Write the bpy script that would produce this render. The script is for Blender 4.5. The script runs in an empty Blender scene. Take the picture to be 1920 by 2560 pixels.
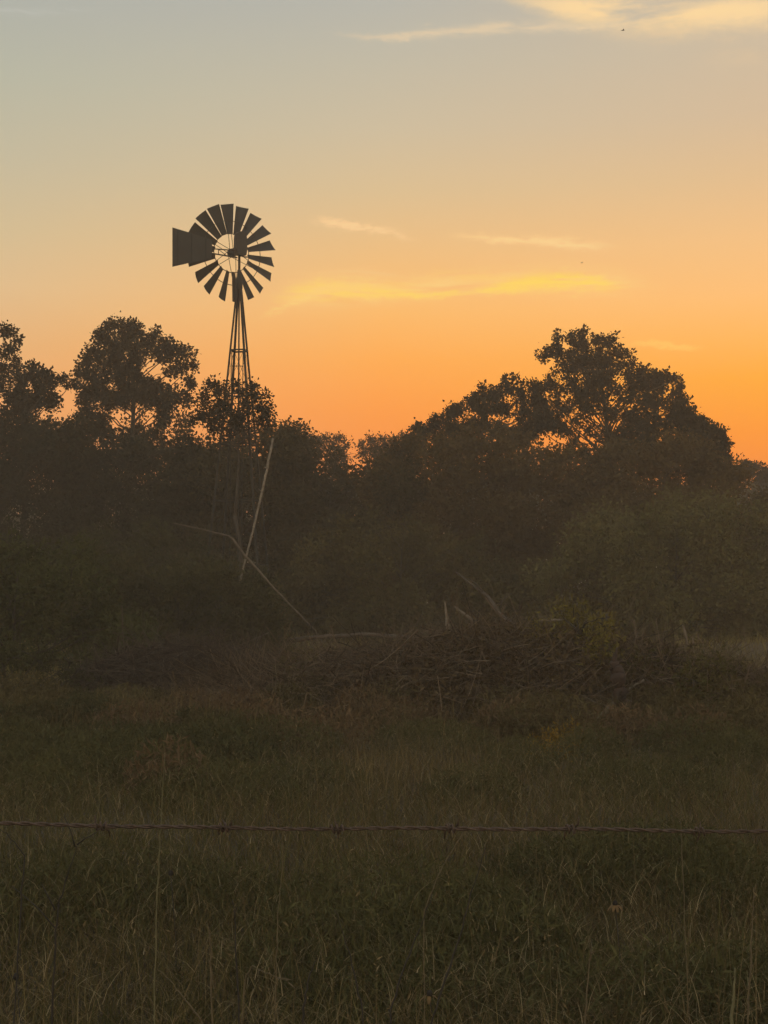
import bpy, math, random
import numpy as np
from mathutils import Vector, Matrix, Quaternion

sc = bpy.context.scene
C = sc.collection
PI = math.pi
R = math.radians

def lin(r, g, b):
    f = lambda c: (c/255/12.92) if c/255 <= .04045 else ((c/255+.055)/1.055)**2.4
    return (f(r), f(g), f(b))

# ------------------------------------------------------------------ camera
F_PX, CX, CY, HOR, EYE = 3555.0, 960.0, 1280.0, 1443.0, 1.6
TH = math.atan((HOR-CY)/F_PX)
cam_d = bpy.data.cameras.new('camera'); cam = bpy.data.objects.new('camera', cam_d); C.objects.link(cam)
cam_d.sensor_width = 36; cam_d.sensor_fit = 'VERTICAL'; cam_d.sensor_height = 36
cam_d.lens = F_PX*36/2560; cam_d.clip_start = .05; cam_d.clip_end = 5000
cam.location = (0, 0, EYE); cam.rotation_euler = (PI/2+TH, 0, 0)
sc.camera = cam

def ray(px, py):
    a, b = (px-CX)/F_PX, (CY-py)/F_PX
    return Vector((a, math.cos(TH)-b*math.sin(TH), math.sin(TH)+b*math.cos(TH)))
def at(px, py, D):                       # the point at depth D seen at a spot of the photo (used to read sizes off it)
    d = ray(px, py); k = D/d.y
    return Vector((d.x*k, D, EYE+d.z*k))
def ppm(D): return F_PX/D                # photo pixels per metre at depth D

# ------------------------------------------------------------------ light, sky, exposure
sc.view_settings.view_transform = 'Standard'; sc.view_settings.look = 'None'
sc.view_settings.exposure = 0; sc.view_settings.gamma = 1
SUN_AZ, SUN_EL = R(21), R(2.2)
sun_d = bpy.data.lights.new('sun', 'SUN'); sun_d.energy = .5; sun_d.angle = R(1.5); sun_d.color = (1, .5, .2)
sun = bpy.data.objects.new('sun', sun_d); C.objects.link(sun)
sv = Vector((math.sin(SUN_AZ)*math.cos(SUN_EL), math.cos(SUN_AZ)*math.cos(SUN_EL), math.sin(SUN_EL)))
sun.rotation_euler = sv.to_track_quat('Z', 'Y').to_euler(); sun.location = (20, 30, 30)

def build_world():
    w = bpy.data.worlds.new('World'); sc.world = w; w.use_nodes = True
    nt = w.node_tree; nt.nodes.clear(); L = nt.links.new
    def put(sock, v):
        if hasattr(v, 'is_output'): L(v, sock)
        else: sock.default_value = v
    def M(op, a, b=None, c=None, clamp=False):
        n = nt.nodes.new('ShaderNodeMath'); n.operation = op; n.use_clamp = clamp
        put(n.inputs[0], a)
        if b is not None: put(n.inputs[1], b)
        if c is not None: put(n.inputs[2], c)
        return n.outputs[0]
    def step(x, a, b):
        n = nt.nodes.new('ShaderNodeMapRange'); n.interpolation_type = 'SMOOTHSTEP'
        put(n.inputs[0], x); n.inputs[1].default_value = a; n.inputs[2].default_value = b
        return n.outputs[0]
    def lerp(x, a, b):
        n = nt.nodes.new('ShaderNodeMapRange'); put(n.inputs[0], x); n.inputs[1].default_value = a; n.inputs[2].default_value = b
        return n.outputs[0]
    def mix(f, a, b):
        n = nt.nodes.new('ShaderNodeMix'); n.data_type = 'RGBA'
        put(n.inputs[0], f); put(n.inputs[6], a if hasattr(a, 'is_output') else (*a, 1)); put(n.inputs[7], b if hasattr(b, 'is_output') else (*b, 1))
        return n.outputs[2]
    def ramp(x, stops):
        n = nt.nodes.new('ShaderNodeValToRGB'); put(n.inputs[0], x); e = n.color_ramp.elements
        n.color_ramp.interpolation = 'EASE' if False else 'LINEAR'
        while len(e) < len(stops): e.new(.5)
        for q, (p, c) in zip(e, stops): q.position = p; q.color = (*lin(*c), 1)
        return n.outputs[0]
    tc = nt.nodes.new('ShaderNodeTexCoord').outputs['Generated']
    sp = nt.nodes.new('ShaderNodeSeparateXYZ'); L(tc, sp.inputs[0]); x, y, z = sp.outputs
    hor = M('SQRT', M('ADD', M('MULTIPLY', x, x), M('MULTIPLY', y, y)))
    tan_el = M('DIVIDE', z, M('MAXIMUM', hor, .001))
    az = M('ARCTAN2', x, y)
    t = M('DIVIDE', tan_el, .5, clamp=True)
    p = lambda py: max(0, (ray(960, py).z/ray(960, py).y)/.5)
    left = ramp(t, [(0, (234, 146, 78)), (p(1150), (236, 156, 90)), (p(1000), (236, 165, 100)), (p(880), (230, 175, 115)), (p(740), (224, 187, 138)),
                    (p(600), (211, 188, 147)), (p(420), (196, 186, 158)), (p(230), (184, 184, 165)), (p(40), (175, 178, 169)), (1, (160, 166, 166))])
    mid = ramp(t, [(0, (250, 126, 30)), (p(1120), (252, 140, 46)), (p(1020), (254, 152, 56)), (p(900), (255, 169, 74)), (p(780), (252, 185, 103)),
                   (p(640), (240, 190, 126)), (p(480), (220, 191, 146)), (p(320), (206, 190, 160)), (p(150), (194, 187, 167)), (p(10), (184, 183, 172)), (1, (170, 172, 168))])
    right = ramp(t, [(0, (252, 116, 0)), (p(1160), (255, 136, 0)), (p(1090), (255, 146, 10)), (p(960), (255, 167, 40)), (p(860), (255, 181, 86)),
                     (p(760), (255, 190, 114)), (p(620), (244, 192, 130)), (p(470), (227, 190, 143)), (p(320), (214, 188, 155)), (p(150), (206, 188, 162)), (1, (184, 178, 168))])
    col = mix(lerp(az, -.262, 0), left, mid)
    col = mix(lerp(az, 0, .262), col, right)
    # high thin cirrus, laid out by bearing and elevation
    vec = nt.nodes.new('ShaderNodeCombineXYZ'); L(az, vec.inputs[0]); L(tan_el, vec.inputs[1])
    def noise(sx, sy, rot, seed, detail=5, rough=.6):
        mp = nt.nodes.new('ShaderNodeMapping'); L(vec.outputs[0], mp.inputs[0])
        mp.inputs['Location'].default_value = (seed*3.1, seed*1.7, seed); mp.inputs['Rotation'].default_value = (0, 0, rot); mp.inputs['Scale'].default_value = (sx, sy, 1)
        n = nt.nodes.new('ShaderNodeTexNoise'); n.inputs['Scale'].default_value = 1; n.inputs['Detail'].default_value = detail; n.inputs['Roughness'].default_value = rough
        n.inputs['Distortion'].default_value = .4
        L(mp.outputs[0], n.inputs[0]); return n.outputs[0]
    warp = M('MULTIPLY', M('SUBTRACT', noise(26, 60, 0, 4, 4), .5), .010)
    fray = M('MULTIPLY', M('SUBTRACT', noise(110, 190, .25, 31, 6, .7), .5), .0085)
    def wisp(col, pts, half, colour, strength, seed, feather=.012, streak=(26, 190), rot=0., lo=.36, hi=.66):
        # pts: photo spots along the wisp; half: half-widths in photo pixels
        us = []; vs = []
        for (a, b) in pts:
            d = ray(a, b); us.append(math.atan2(d.x, d.y)); vs.append(d.z/math.hypot(d.x, d.y))
        u0, u1 = us[0], us[-1]
        cr = nt.nodes.new('ShaderNodeFloatCurve'); cv = cr.mapping.curves[0]
        vlo, vhi = min(vs)-.01, max(vs)+.01
        hw = nt.nodes.new('ShaderNodeFloatCurve'); ch = hw.mapping.curves[0]; hm = max(half)
        for k, (u, v, h) in enumerate(zip(us, vs, half)):
            q = ((u-u0)/(u1-u0), (v-vlo)/(vhi-vlo)); g = (q[0], h/hm)
            if k == 0: cv.points[0].location = q; ch.points[0].location = g
            elif k == len(us)-1: cv.points[1 if len(cv.points) == 2 else -1].location = q; ch.points[1 if len(ch.points) == 2 else -1].location = g
            else: cv.points.new(*q); ch.points.new(*g)
        cr.mapping.update(); hw.mapping.update()
        s = lerp(az, u0, u1)
        L(s, cr.inputs[1]); L(s, hw.inputs[1])
        vc = M('ADD', M('MULTIPLY', cr.outputs[0], vhi-vlo), vlo)
        d = M('SUBTRACT', M('ADD', tan_el, M('ADD', warp, fray)), vc)
        wd = M('MULTIPLY', hw.outputs[0], hm/F_PX)
        q = M('DIVIDE', d, M('MAXIMUM', wd, .0004))
        body = M('POWER', 2.718, M('MULTIPLY', M('MULTIPLY', q, q), -1.0))
        ends = M('MULTIPLY', step(az, u0-feather*.3, u0+feather), M('SUBTRACT', 1, step(az, u1-feather, u1+feather*.3)))
        st = step(noise(streak[0], streak[1], rot, seed), lo, hi)
        m = M('MULTIPLY', M('MULTIPLY', body, ends), M('MULTIPLY', st, strength), clamp=True)
        return mix(m, col, lin(*colour))
    col = wisp(col, [(680, 742), (760, 728), (900, 722), (1060, 716), (1220, 704), (1380, 700), (1500, 705), (1640, 722)], [20, 34, 32, 26, 26, 30, 28, 18], (253, 207, 128), .85, 12.1, .04, (18, 170), .14, .26, .62)
    col = wisp(col, [(690, 750), (790, 726), (900, 728), (1040, 737), (1160, 735), (1260, 718), (1340, 706), (1440, 705), (1560, 716)], [7, 18, 15, 9, 8, 14, 20, 18, 8], (255, 210, 102), 1, 1.3, .035, (34, 330), .18, .30, .56)
    col = wisp(col, [(730, 722), (850, 716), (960, 722), (1080, 730)], [6, 14, 12, 6], (253, 206, 116), .8, 21.3, .035, (26, 300), -.12, .36, .6)
    col = wisp(col, [(1180, 726), (1280, 706), (1380, 700), (1480, 704), (1560, 712)], [5, 13, 17, 14, 6], (255, 214, 92), .85, 13.7, .03, (34, 330), .14, .36, .6)
    col = wisp(col, [(640, 800), (690, 772), (760, 742), (850, 712), (940, 722)], [6, 10, 12, 9, 5], (253, 206, 122), .85, 2.2, .025, (50, 200), .45, .36, .62)
    col = wisp(col, [(860, 730), (1000, 712), (1120, 690), (1240, 690), (1380, 690)], [10, 12, 14, 12, 8], (253, 200, 112), .55, 3.1, .03, (30, 170), -.1)
    col = wisp(col, [(770, 548), (830, 557), (900, 566), (970, 580), (1040, 597)], [7, 9, 9, 10, 6], (252, 208, 150), .95, 4.4, .02, (60, 240), .2, .3, .6)
    col = wisp(col, [(1130, 590), (1250, 600), (1360, 603), (1440, 610), (1540, 614)], [7, 9, 11, 11, 7], (252, 208, 142), 1, 5.2, .03, (40, 230), .1, .25, .55)
    col = wisp(col, [(780, 690), (900, 680), (1000, 688), (1120, 700)], [5, 6, 6, 5], (250, 200, 135), .45, 6.1, .03)
    col = wisp(col, [(1570, 860), (1640, 858), (1690, 866), (1760, 870)], [5, 7, 6, 5], (255, 195, 96), .8, 7.7, .015, (20, 120), 0, .2, .5)
    col = wisp(col, [(840, 86), (960, 92), (1080, 82), (1200, 72), (1330, 66), (1500, 62), (1640, 50)], [5, 9, 13, 15, 13, 12, 10], (226, 204, 170), .85, 8.1, .05, (24, 150), -.1, .25, .6)
    col = wisp(col, [(1240, -10), (1380, 10), (1520, 30), (1660, 34), (1800, 28), (1920, 22), (2080, 12)], [14, 30, 42, 46, 42, 42, 30], (255, 219, 162), 1, 9.4, .06, (16, 66), -.15, .22, .58)
    col = wisp(col, [(1500, 90), (1680, 92), (1850, 100), (2040, 104)], [10, 34, 48, 30], (238, 205, 158), .6, 10.3, .06, (14, 40), -.1)
    col = wisp(col, [(-60, 20), (60, 30), (150, 26), (260, 20)], [5, 9, 9, 5], (190, 191, 182), .7, 11.3, .03)
    # the rest of the vault: dusk sky boosted and tinted warm as added fill light
    sky = nt.nodes.new('ShaderNodeTexSky'); sky.sky_type = 'NISHITA'; sky.sun_disc = False
    sky.sun_elevation = SUN_EL; sky.sun_rotation = SUN_AZ; sky.air_density = 1.3; sky.dust_density = 2; sky.ozone_density = 2
    ns = nt.nodes.new('ShaderNodeMix'); ns.data_type = 'RGBA'; ns.blend_type = 'MULTIPLY'; ns.inputs[0].default_value = 1
    L(sky.outputs[0], ns.inputs[6]); ns.inputs[7].default_value = (SKY_K*1.75, SKY_K*1.16, SKY_K*.80, 1)
    away = step(M('ABSOLUTE', az), .75, 1.9)
    away = M('MAXIMUM', away, step(tan_el, .55, 1.6))
    col = mix(away, col, ns.outputs[2])
    col = mix(step(tan_el, 0, -.03), col, (.02, .015, .01))
    bg = nt.nodes.new('ShaderNodeBackground'); L(col, bg.inputs[0]); L(M('MULTIPLY_ADD', M('POWER', 2.718, M('MULTIPLY', tan_el, -7)), .58, SKY_GAIN), bg.inputs[1])
    out = nt.nodes.new('ShaderNodeOutputWorld'); L(bg.outputs[0], out.inputs[0])
SKY_K, SKY_GAIN = 1.1, 1.0
build_world()
sc.cycles.use_denoising = True
sc.cycles.volume_bounces = 0; sc.cycles.max_bounces = 5; sc.cycles.diffuse_bounces = 2; sc.cycles.transmission_bounces = 3; sc.cycles.transparent_max_bounces = 4
sc.cycles.sample_clamp_indirect = 4

# ------------------------------------------------------------------ materials
def mat_basic(name, col, rough=.8, metal=0., var=.25, scale=8., bump=0.):
    m = bpy.data.materials.new(name); m.use_nodes = True; nt = m.node_tree; b = nt.nodes['Principled BSDF']
    n = nt.nodes.new('ShaderNodeTexNoise'); n.inputs['Scale'].default_value = scale; n.inputs['Detail'].default_value = 6
    tc = nt.nodes.new('ShaderNodeTexCoord'); nt.links.new(tc.outputs['Object'], n.inputs[0])
    r = nt.nodes.new('ShaderNodeValToRGB'); nt.links.new(n.outputs[0], r.inputs[0])
    r.color_ramp.elements[0].position = .3; r.color_ramp.elements[1].position = .7
    r.color_ramp.elements[0].color = (*[c*(1-var) for c in col], 1); r.color_ramp.elements[1].color = (*[min(1, c*(1+var)) for c in col], 1)
    nt.links.new(r.outputs[0], b.inputs['Base Color'])
    b.inputs['Roughness'].default_value = rough; b.inputs['Metallic'].default_value = metal
    if bump:
        bp = nt.nodes.new('ShaderNodeBump'); bp.inputs['Strength'].default_value = bump; nt.links.new(n.outputs[0], bp.inputs['Height']); nt.links.new(bp.outputs[0], b.inputs['Normal'])
    return m
def mat_leaf(name, trans=.35, rough=.7):
    m = bpy.data.materials.new(name); m.use_nodes = True; nt = m.node_tree; nt.nodes.clear()
    a = nt.nodes.new('ShaderNodeAttribute'); a.attribute_name = 'tone'
    d = nt.nodes.new('ShaderNodeBsdfDiffuse'); t = nt.nodes.new('ShaderNodeBsdfTranslucent'); x = nt.nodes.new('ShaderNodeMixShader'); o = nt.nodes.new('ShaderNodeOutputMaterial')
    x.inputs[0].default_value = trans
    nt.links.new(a.outputs['Color'], d.inputs[0]); nt.links.new(a.outputs['Color'], t.inputs[0])
    nt.links.new(d.outputs[0], x.inputs[1]); nt.links.new(t.outputs[0], x.inputs[2]); nt.links.new(x.outputs[0], o.inputs[0])
    return m
LEAF = mat_leaf('leaf', .2); BLADE = mat_leaf('grass_blade', .25)
BARK = mat_basic('bark', (.028, .022, .017), .9, 0, .4, 12, .4)
DEADWOOD = mat_basic('dead_wood', (.115, .09, .067), .85, 0, .35, 14, .3)
PALEWOOD = mat_basic('weathered_wood', (.165, .135, .105), .85, 0, .45, 14, .3)
DARKWOOD = mat_basic('rotten_wood', (.06, .045, .036), .95, 0, .4, 10, .4)
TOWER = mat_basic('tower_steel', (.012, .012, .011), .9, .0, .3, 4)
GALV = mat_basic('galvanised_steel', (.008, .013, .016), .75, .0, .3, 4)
STEEL = mat_basic('weathered_steel', (.010, .013, .014), .55, .3, .35, 5)
RUST = mat_basic('rusty_wire', (.075, .05, .038), .75, .2, .45, 300)
SOIL = mat_basic('soil', (.045, .036, .024), .95, 0, .45, .9, .2)
STALK = mat_basic('dry_stalk', (.105, .08, .045), .8, 0, .3, 30)
GREENSTALK = mat_basic('pale_green_stalk', (.11, .10, .05), .7, 0, .2, 30)
DARKSTALK = mat_basic('dark_stalk', (.022, .018, .014), .8, 0, .3, 30)
PETAL = mat_basic('yellow_petal', (.10, .052, .009), .7, 0, .2, 60)
CONE = mat_basic('flower_cone', (.012, .009, .007), .9, 0, .3, 60)
BIRD = mat_basic('feather', (.03, .027, .025), .8, 0, .2, 30)

# ------------------------------------------------------------------ mesh helpers
class MB:
    def __init__(s): s.v = []; s.f = []
    def tube(s, pts, rad, n=6, cap=True):
        pts = [Vector(p) for p in pts]; m = len(pts)
        if not hasattr(rad, '__len__'): rad = [rad]*m
        b = len(s.v); ref = None
        for i, p in enumerate(pts):
            d = (pts[min(i+1, m-1)]-pts[max(i-1, 0)])
            if d.length < 1e-9: d = Vector((0, 0, 1))
            d.normalize()
            if ref is None: ref = d.orthogonal().normalized()
            ref = (ref-d*ref.dot(d)); ref = ref.normalized() if ref.length > 1e-6 else d.orthogonal().normalized()
            q = d.cross(ref)
            for k in range(n):
                a = 2*PI*k/n; s.v.append(p+(ref*math.cos(a)+q*math.sin(a))*rad[i])
        for i in range(m-1):
            for k in range(n):
                a, c = b+i*n+k, b+i*n+(k+1) % n
                s.f.append((a, c, c+n, a+n))
        if cap:
            s.f.append(tuple(b+k for k in range(n))[::-1]); s.f.append(tuple(b+(m-1)*n+k for k in range(n)))
        return s
    def prism(s, prof, p0, p1, x, y, taper=1.):     # a 2-D outline swept from p0 to p1
        b = len(s.v); n = len(prof)
        for p, k in ((p0, 1.), (p1, taper)):
            for (u, w) in prof: s.v.append(Vector(p)+x*u*k+y*w*k)
        for k in range(n): s.f.append((b+k, b+(k+1) % n, b+n+(k+1) % n, b+n+k))
        s.f.append(tuple(b+k for k in range(n))[::-1]); s.f.append(tuple(b+n+k for k in range(n)))
        return s
    def box(s, c, h, rot=None):
        b = len(s.v); c = Vector(c)
        for i in range(8):
            o = Vector((h[0]*(1 if i & 1 else -1), h[1]*(1 if i & 2 else -1), h[2]*(1 if i & 4 else -1)))
            s.v.append(c+(rot @ o if rot else o))
        for f in ((0, 2, 3, 1), (4, 5, 7, 6), (0, 1, 5, 4), (2, 6, 7, 3), (0, 4, 6, 2), (1, 3, 7, 5)): s.f.append(tuple(b+k for k in f))
        return s
    def lathe(s, prof, c, axis=Vector((0, 0, 1)), n=16):
        x = axis.orthogonal().normalized(); y = axis.cross(x); b = len(s.v); m = len(prof)
        for (r, h) in prof:
            for k in range(n):
                a = 2*PI*k/n; s.v.append(Vector(c)+axis*h+(x*math.cos(a)+y*math.sin(a))*max(r, 1e-4))
        for i in range(m-1):
            for k in range(n):
                a, d = b+i*n+k, b+i*n+(k+1) % n; s.f.append((a, d, d+n, a+n))
        return s
    def build(s, name, m, parent=None, smooth=True, loc=None):
        me = bpy.data.meshes.new(name); me.from_pydata([tuple(v) for v in s.v], [], s.f); me.update()
        if smooth: me.polygons.foreach_set('use_smooth', [True]*len(me.polygons))
        me.materials.append(m); o = bpy.data.objects.new(name, me); C.objects.link(o); o.parent = parent
        if loc is not None: o.location = loc
        return o
def quads(name, V, tone, m, parent=None, tri=None):   # V: (N,4,3) corners, tone: (N,3) colours
    n = V.shape[0]; me = bpy.data.meshes.new(name)
    me.vertices.add(n*4); me.vertices.foreach_set('co', np.ascontiguousarray(V, dtype=np.float32).ravel())
    me.loops.add(n*4); me.loops.foreach_set('vertex_index', np.arange(n*4, dtype=np.int32))
    me.polygons.add(n); me.polygons.foreach_set('loop_start', np.arange(0, n*4, 4, dtype=np.int32))
    me.update(calc_edges=True)
    a = me.attributes.new('tone', 'FLOAT_COLOR', 'POINT')
    c = np.ones((n, 4, 4), dtype=np.float32); c[:, :, :3] = tone[:, None, :]; a.data.foreach_set('color', c.ravel())
    me.materials.append(m); o = bpy.data.objects.new(name, me); C.objects.link(o); o.parent = parent
    return o
def tag(o, label=None, cat=None, group=None, kind=None):
    for k, v in (('label', label), ('category', cat), ('group', group), ('kind', kind)):
        if v: o[k] = v
    return o
def thing(name, loc, label, cat, group=None):
    o = bpy.data.objects.new(name, None); C.objects.link(o); o.location = loc; o.empty_display_size = .2
    return tag(o, label, cat, group)
_perm = np.random.default_rng(99).random((64, 64, 64))
def noise3(P, freq):
    q = np.asarray(P)*freq; i = np.floor(q).astype(int); f = q-i; f = f*f*(3-2*f); i &= 63; j = (i+1) & 63
    r = 0
    for a in (0, 1):
        for b in (0, 1):
            for c in (0, 1):
                w = (f[:, 0] if a else 1-f[:, 0])*(f[:, 1] if b else 1-f[:, 1])*(f[:, 2] if c else 1-f[:, 2])
                r = r+w*_perm[(j if a else i)[:, 0], (j if b else i)[:, 1], (j if c else i)[:, 2]]
    return r
def noise2(x, y, freq, seed=0.): return noise3(np.stack([x, y, np.full_like(x, seed)+.37], 1)*np.array([freq, freq, 1.]), 1.)

def unit(a): return a/np.maximum(np.linalg.norm(a, axis=-1, keepdims=True), 1e-9)
def leaf_quads(P, rng, length, width, droop=0., dirs=None):
    n = len(P); d = unit(rng.normal(size=(n, 3))+np.array([0, 0, -droop])) if dirs is None else dirs
    s = unit(np.cross(d, rng.normal(size=(n, 3)))); k = (length*(.5+1.0*rng.random(n)**1.3))[:, None]; w = k*(width/length)*.5
    nrm = np.cross(d, s)*k*.12
    return np.stack([P, P+d*k*.45+s*w+nrm, P+d*k, P+d*k*.45-s*w+nrm], 1)
def tones(rng, n, a, b, pos=None, freq=.8):
    t = rng.random(n)[:, None]
    if pos is not None: t = .5*t+.5*np.clip((noise3(pos, freq)[:, None]-.25)*2, 0, 1)
    return (np.array(a)*(1-t)+np.array(b)*t)*(.8+.4*rng.random(n))[:, None]

# ------------------------------------------------------------------ the ground
rng = np.random.default_rng(5)
def ground_z(x, y): return .05*np.sin(x*.7+y*.23)+.04*np.sin(y*.9-x*.31)
def build_ground():
    xs = np.unique(np.concatenate([np.linspace(-900, -40, 14), np.linspace(-40, 40, 81), np.linspace(40, 900, 14)]))
    ys = np.unique(np.concatenate([np.linspace(-300, -8, 8), np.linspace(-8, 60, 69), np.linspace(60, 1500, 16)]))
    X, Y = np.meshgrid(xs, ys); Z = ground_z(X, Y)*np.clip(1-np.maximum(abs(X), abs(Y-20))/120, 0, 1)
    v = np.stack([X.ravel(), Y.ravel(), Z.ravel()], 1); nx = len(xs)
    f = [(j*nx+i, j*nx+i+1, (j+1)*nx+i+1, (j+1)*nx+i) for j in range(len(ys)-1) for i in range(nx-1)]
    me = bpy.data.meshes.new('ground'); me.from_pydata(v.tolist(), [], f); me.polygons.foreach_set('use_smooth', [True]*len(me.polygons))
    me.materials.append(SOIL); o = bpy.data.objects.new('ground', me); C.objects.link(o); tag(o, 'dark earth of the overgrown pasture under the grass', None, None, 'structure')
build_ground()

# ------------------------------------------------------------------ the windmill
WD = 34.0
def build_windmill():
    base = at(599, 1610, WD); base.z = 0
    root = thing('windmill', base, 'old farm windpump with a many bladed wheel on a steel lattice tower', 'windmill')
    loc = lambda px, py, dy=0.: at(px, py, WD+dy)-base
    apex = loc(598, 688); hubz = loc(598, 632, .3).z; X = Vector((1, 0, 0)); Y = Vector((0, 1, 0)); Z = Vector((0, 0, 1))
    # legs: angle irons; feet spread as a square turned about 35 degrees
    th = R(34.7); Rf = 1.17; feet = []
    for k in range(4):
        a = th+k*PI/2; r = Rf*(.87 if k == 0 else .97)
        feet.append(Vector((r*math.cos(a), r*math.sin(a), -.15)))
    tops = [apex+Vector((.05*math.cos(th+k*PI/2), .05*math.sin(th+k*PI/2), 0)) for k in range(4)]
    legp = lambda k, z: tops[k].lerp(feet[k], (apex.z-z)/(apex.z+.15))
    w, t = .053, .007
    prof = [(0, 0), (w, 0), (w, t), (t, t), (t, w), (0, w)]
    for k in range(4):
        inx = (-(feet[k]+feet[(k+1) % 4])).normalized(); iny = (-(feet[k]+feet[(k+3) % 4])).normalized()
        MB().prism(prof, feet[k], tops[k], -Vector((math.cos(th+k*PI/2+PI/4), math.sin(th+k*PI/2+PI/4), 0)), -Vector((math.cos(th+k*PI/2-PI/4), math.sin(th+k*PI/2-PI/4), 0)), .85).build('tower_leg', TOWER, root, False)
    lev = [loc(598, y).z for y in (780, 875, 985, 1110, 1250, 1410, 1560)]
    for i, z in enumerate(lev):
        if i == 0: continue
        b = MB()
        for k in range(4):
            p, q = legp(k, z), legp((k+1) % 4, z); d = (q-p).normalized()
            b.prism([(0, 0), (.036, 0), (.036, .004), (.004, .004), (.004, .036), (0, .036)], p+d*.012, q-d*.012, -Z, Z.cross(d))
        b.build('girt', TOWER, root, False)
        z2 = lev[i+1] if i+1 < len(lev) else .1
        b = MB()
        for k in range(4):
            p, q = legp(k, z), legp((k+1) % 4, z2); b.tube([p.lerp(q, .01), q.lerp(p, .01)], .0045, 5)
            p, q = legp((k+1) % 4, z), legp(k, z2); o = Vector((0, 0, .012)); b.tube([p.lerp(q, .01)+o, q.lerp(p, .01)+o], .0045, 5)
        b.build('brace_rod', TOWER, root)
    # ladder on the face towards the camera
    ztop = loc(598, 878).z; ld = MB(); fy = lambda z: (legp(2, z).y+legp(3, z).y)/2-.03
    for px in (582, 610):
        ld.tube([loc(px, 878)+Vector((0, fy(ztop), 0)), Vector((loc(px, 1500).x, fy(.4), .35))], .011, 6)
    lad = ld.build('ladder', TOWER, root)
    y = 919
    while y < 1500:
        z = loc(598, y).z; MB().tube([(loc(582, y).x, fy(z), z), (loc(610, y).x, fy(z), z)], .010, 6).build('rung', TOWER, lad); y += 47
    MB().tube([(apex.x, 0, apex.z-.25), (apex.x, 0, .2)], .019, 8).build('pump_rod', STEEL, root)
    MB().lathe([(0, .55), (.07, .55), (.07, .1), (.1, .1), (.1, .05), (.05, .05), (.05, -.15)], (apex.x, 0, 0)).build('well_pipe', STEEL, root)
    # tower cap and mast pipe carrying the head
    st = MB()
    st.lathe([(.02, .12), (.045, .10), (.055, -.05), (.075, -.12), (.085, -.34), (.06, -.36)], apex+Vector((0, 0, .02)), Z, 10)
    st.build('tower_cap', GALV, root)
    MB().tube([apex, (apex.x, 0, hubz-.1)], .03, 8).build('mast_pipe', STEEL, root)
    psi = R(34); ax = Vector((-math.sin(psi), math.cos(psi), 0)); u = Vector((-math.cos(psi), -math.sin(psi), 0))   # wheel axis (towards the wheel), tail direction
    head = Vector((apex.x, 0, hubz))
    hub = head+ax*.385
    # gear case with its hood
    g = MB(); gc = head-ax*.03; b0 = len(g.v)
    rot = Matrix((u, ax, Z)).transposed()
    prof = [(-.115, -.14), (.115, -.14), (.135, -.02), (.13, .26), (.115, .37), (.07, .42), (-.07, .42), (-.115, .37), (-.13, .26), (-.135, -.02)]
    g.prism(prof, gc-ax*.12, gc+ax*.07, u, Z); gear = g.build('gear_case', STEEL, root, False)
    g = MB(); g.lathe([(.0, .32), (.05, .32), (.055, .0), (.0, 0)], head+ax*.08, ax, 12); g.build('main_shaft', STEEL, root)
    # furl gear arm under the head
    g = MB(); g.tube([head+Vector((0, 0, -.13)), head+Vector((.12, .05, -.16)), head+Vector((.24, .1, -.15))], .016, 6)
    g.tube([head-ax*.1+Vector((0, 0, -.1)), head+u*.28+Vector((0, 0, -.01))], .012, 6); g.build('furl_lever', STEEL, root)
    # wheel
    RW = 1.195
    wh = MB(); wh.lathe([(.0, .11), (.05, .11), (.06, .08), (.105, .05), (.105, -.05), (.06, -.08), (.0, -.08)], (0, 0, 0), Y, 18)
    wheel = wh.build('wheel_hub', STEEL, root, loc=hub); wheel.name = 'wheel'
    wheel.rotation_euler = (0, 0, math.atan2(ax.y, ax.x)+PI/2)       # local -Y looks out along the axis
    for (r, yy, rr) in ((.40*RW, -.02, .010), (.66*RW, .0, .009)):
        b = MB(); n = 72; pts = [Vector((r*math.sin(2*PI*k/n), yy, r*math.cos(2*PI*k/n))) for k in range(n+1)]
        b.tube(pts, rr, 6, False); b.build('rim', STEEL, wheel)
    for k in range(6):
        a = R(6.6)+k*PI/3; d = Vector((math.sin(a), 0, math.cos(a))); e = Vector((math.cos(a), 0, -math.sin(a)))
        for s in (-1, 1):
            MB().tube([d*.06+e*s*.075+Y*(.05*s), d*.66*RW+e*s*.035], .0075, 6).build('spoke', STEEL, wheel)
    # blade: curved sail of thin sheet, twisted to its pitch
    beta = R(30); b = MB(); nu, nr = 7, 9
    for side in (0, 1):
        for j in range(nr):
            f = j/(nr-1); r = RW*(.385+f*.615); c = (.112+f*(.268-.112))*RW*.5
            for i in range(nu):
                q = -1+2*i/(nu-1); sag = .07*c*(1-q*q)*2-.04*side*.05
                tip = .0
                x0, y0 = q*c, sag
                b.v.append(Vector((x0*math.cos(beta)-y0*math.sin(beta), PITCH*(x0*math.sin(beta)+y0*math.cos(beta)), r+(.0 if j < nr-1 else -.03*c*q*q))))
    n1 = nu*nr
    for j in range(nr-1):
        for i in range(nu-1):
            a = j*nu+i; b.f.append((a, a+1, a+nu+1, a+nu)); b.f.append((n1+a, n1+a+nu, n1+a+nu+1, n1+a+1))
    edge = [i for i in range(nu)]+[j*nu+nu-1 for j in range(1, nr)]+[(nr-1)*nu+i for i in range(nu-2, -1, -1)]+[j*nu for j in range(nr-2, 0, -1)]
    for k in range(len(edge)):
        a, c = edge[k], edge[(k+1) % len(edge)]; b.f.append((a, n1+a, n1+c, c))
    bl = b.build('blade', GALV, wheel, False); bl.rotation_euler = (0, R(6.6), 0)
    gb = random.Random(4)
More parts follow.
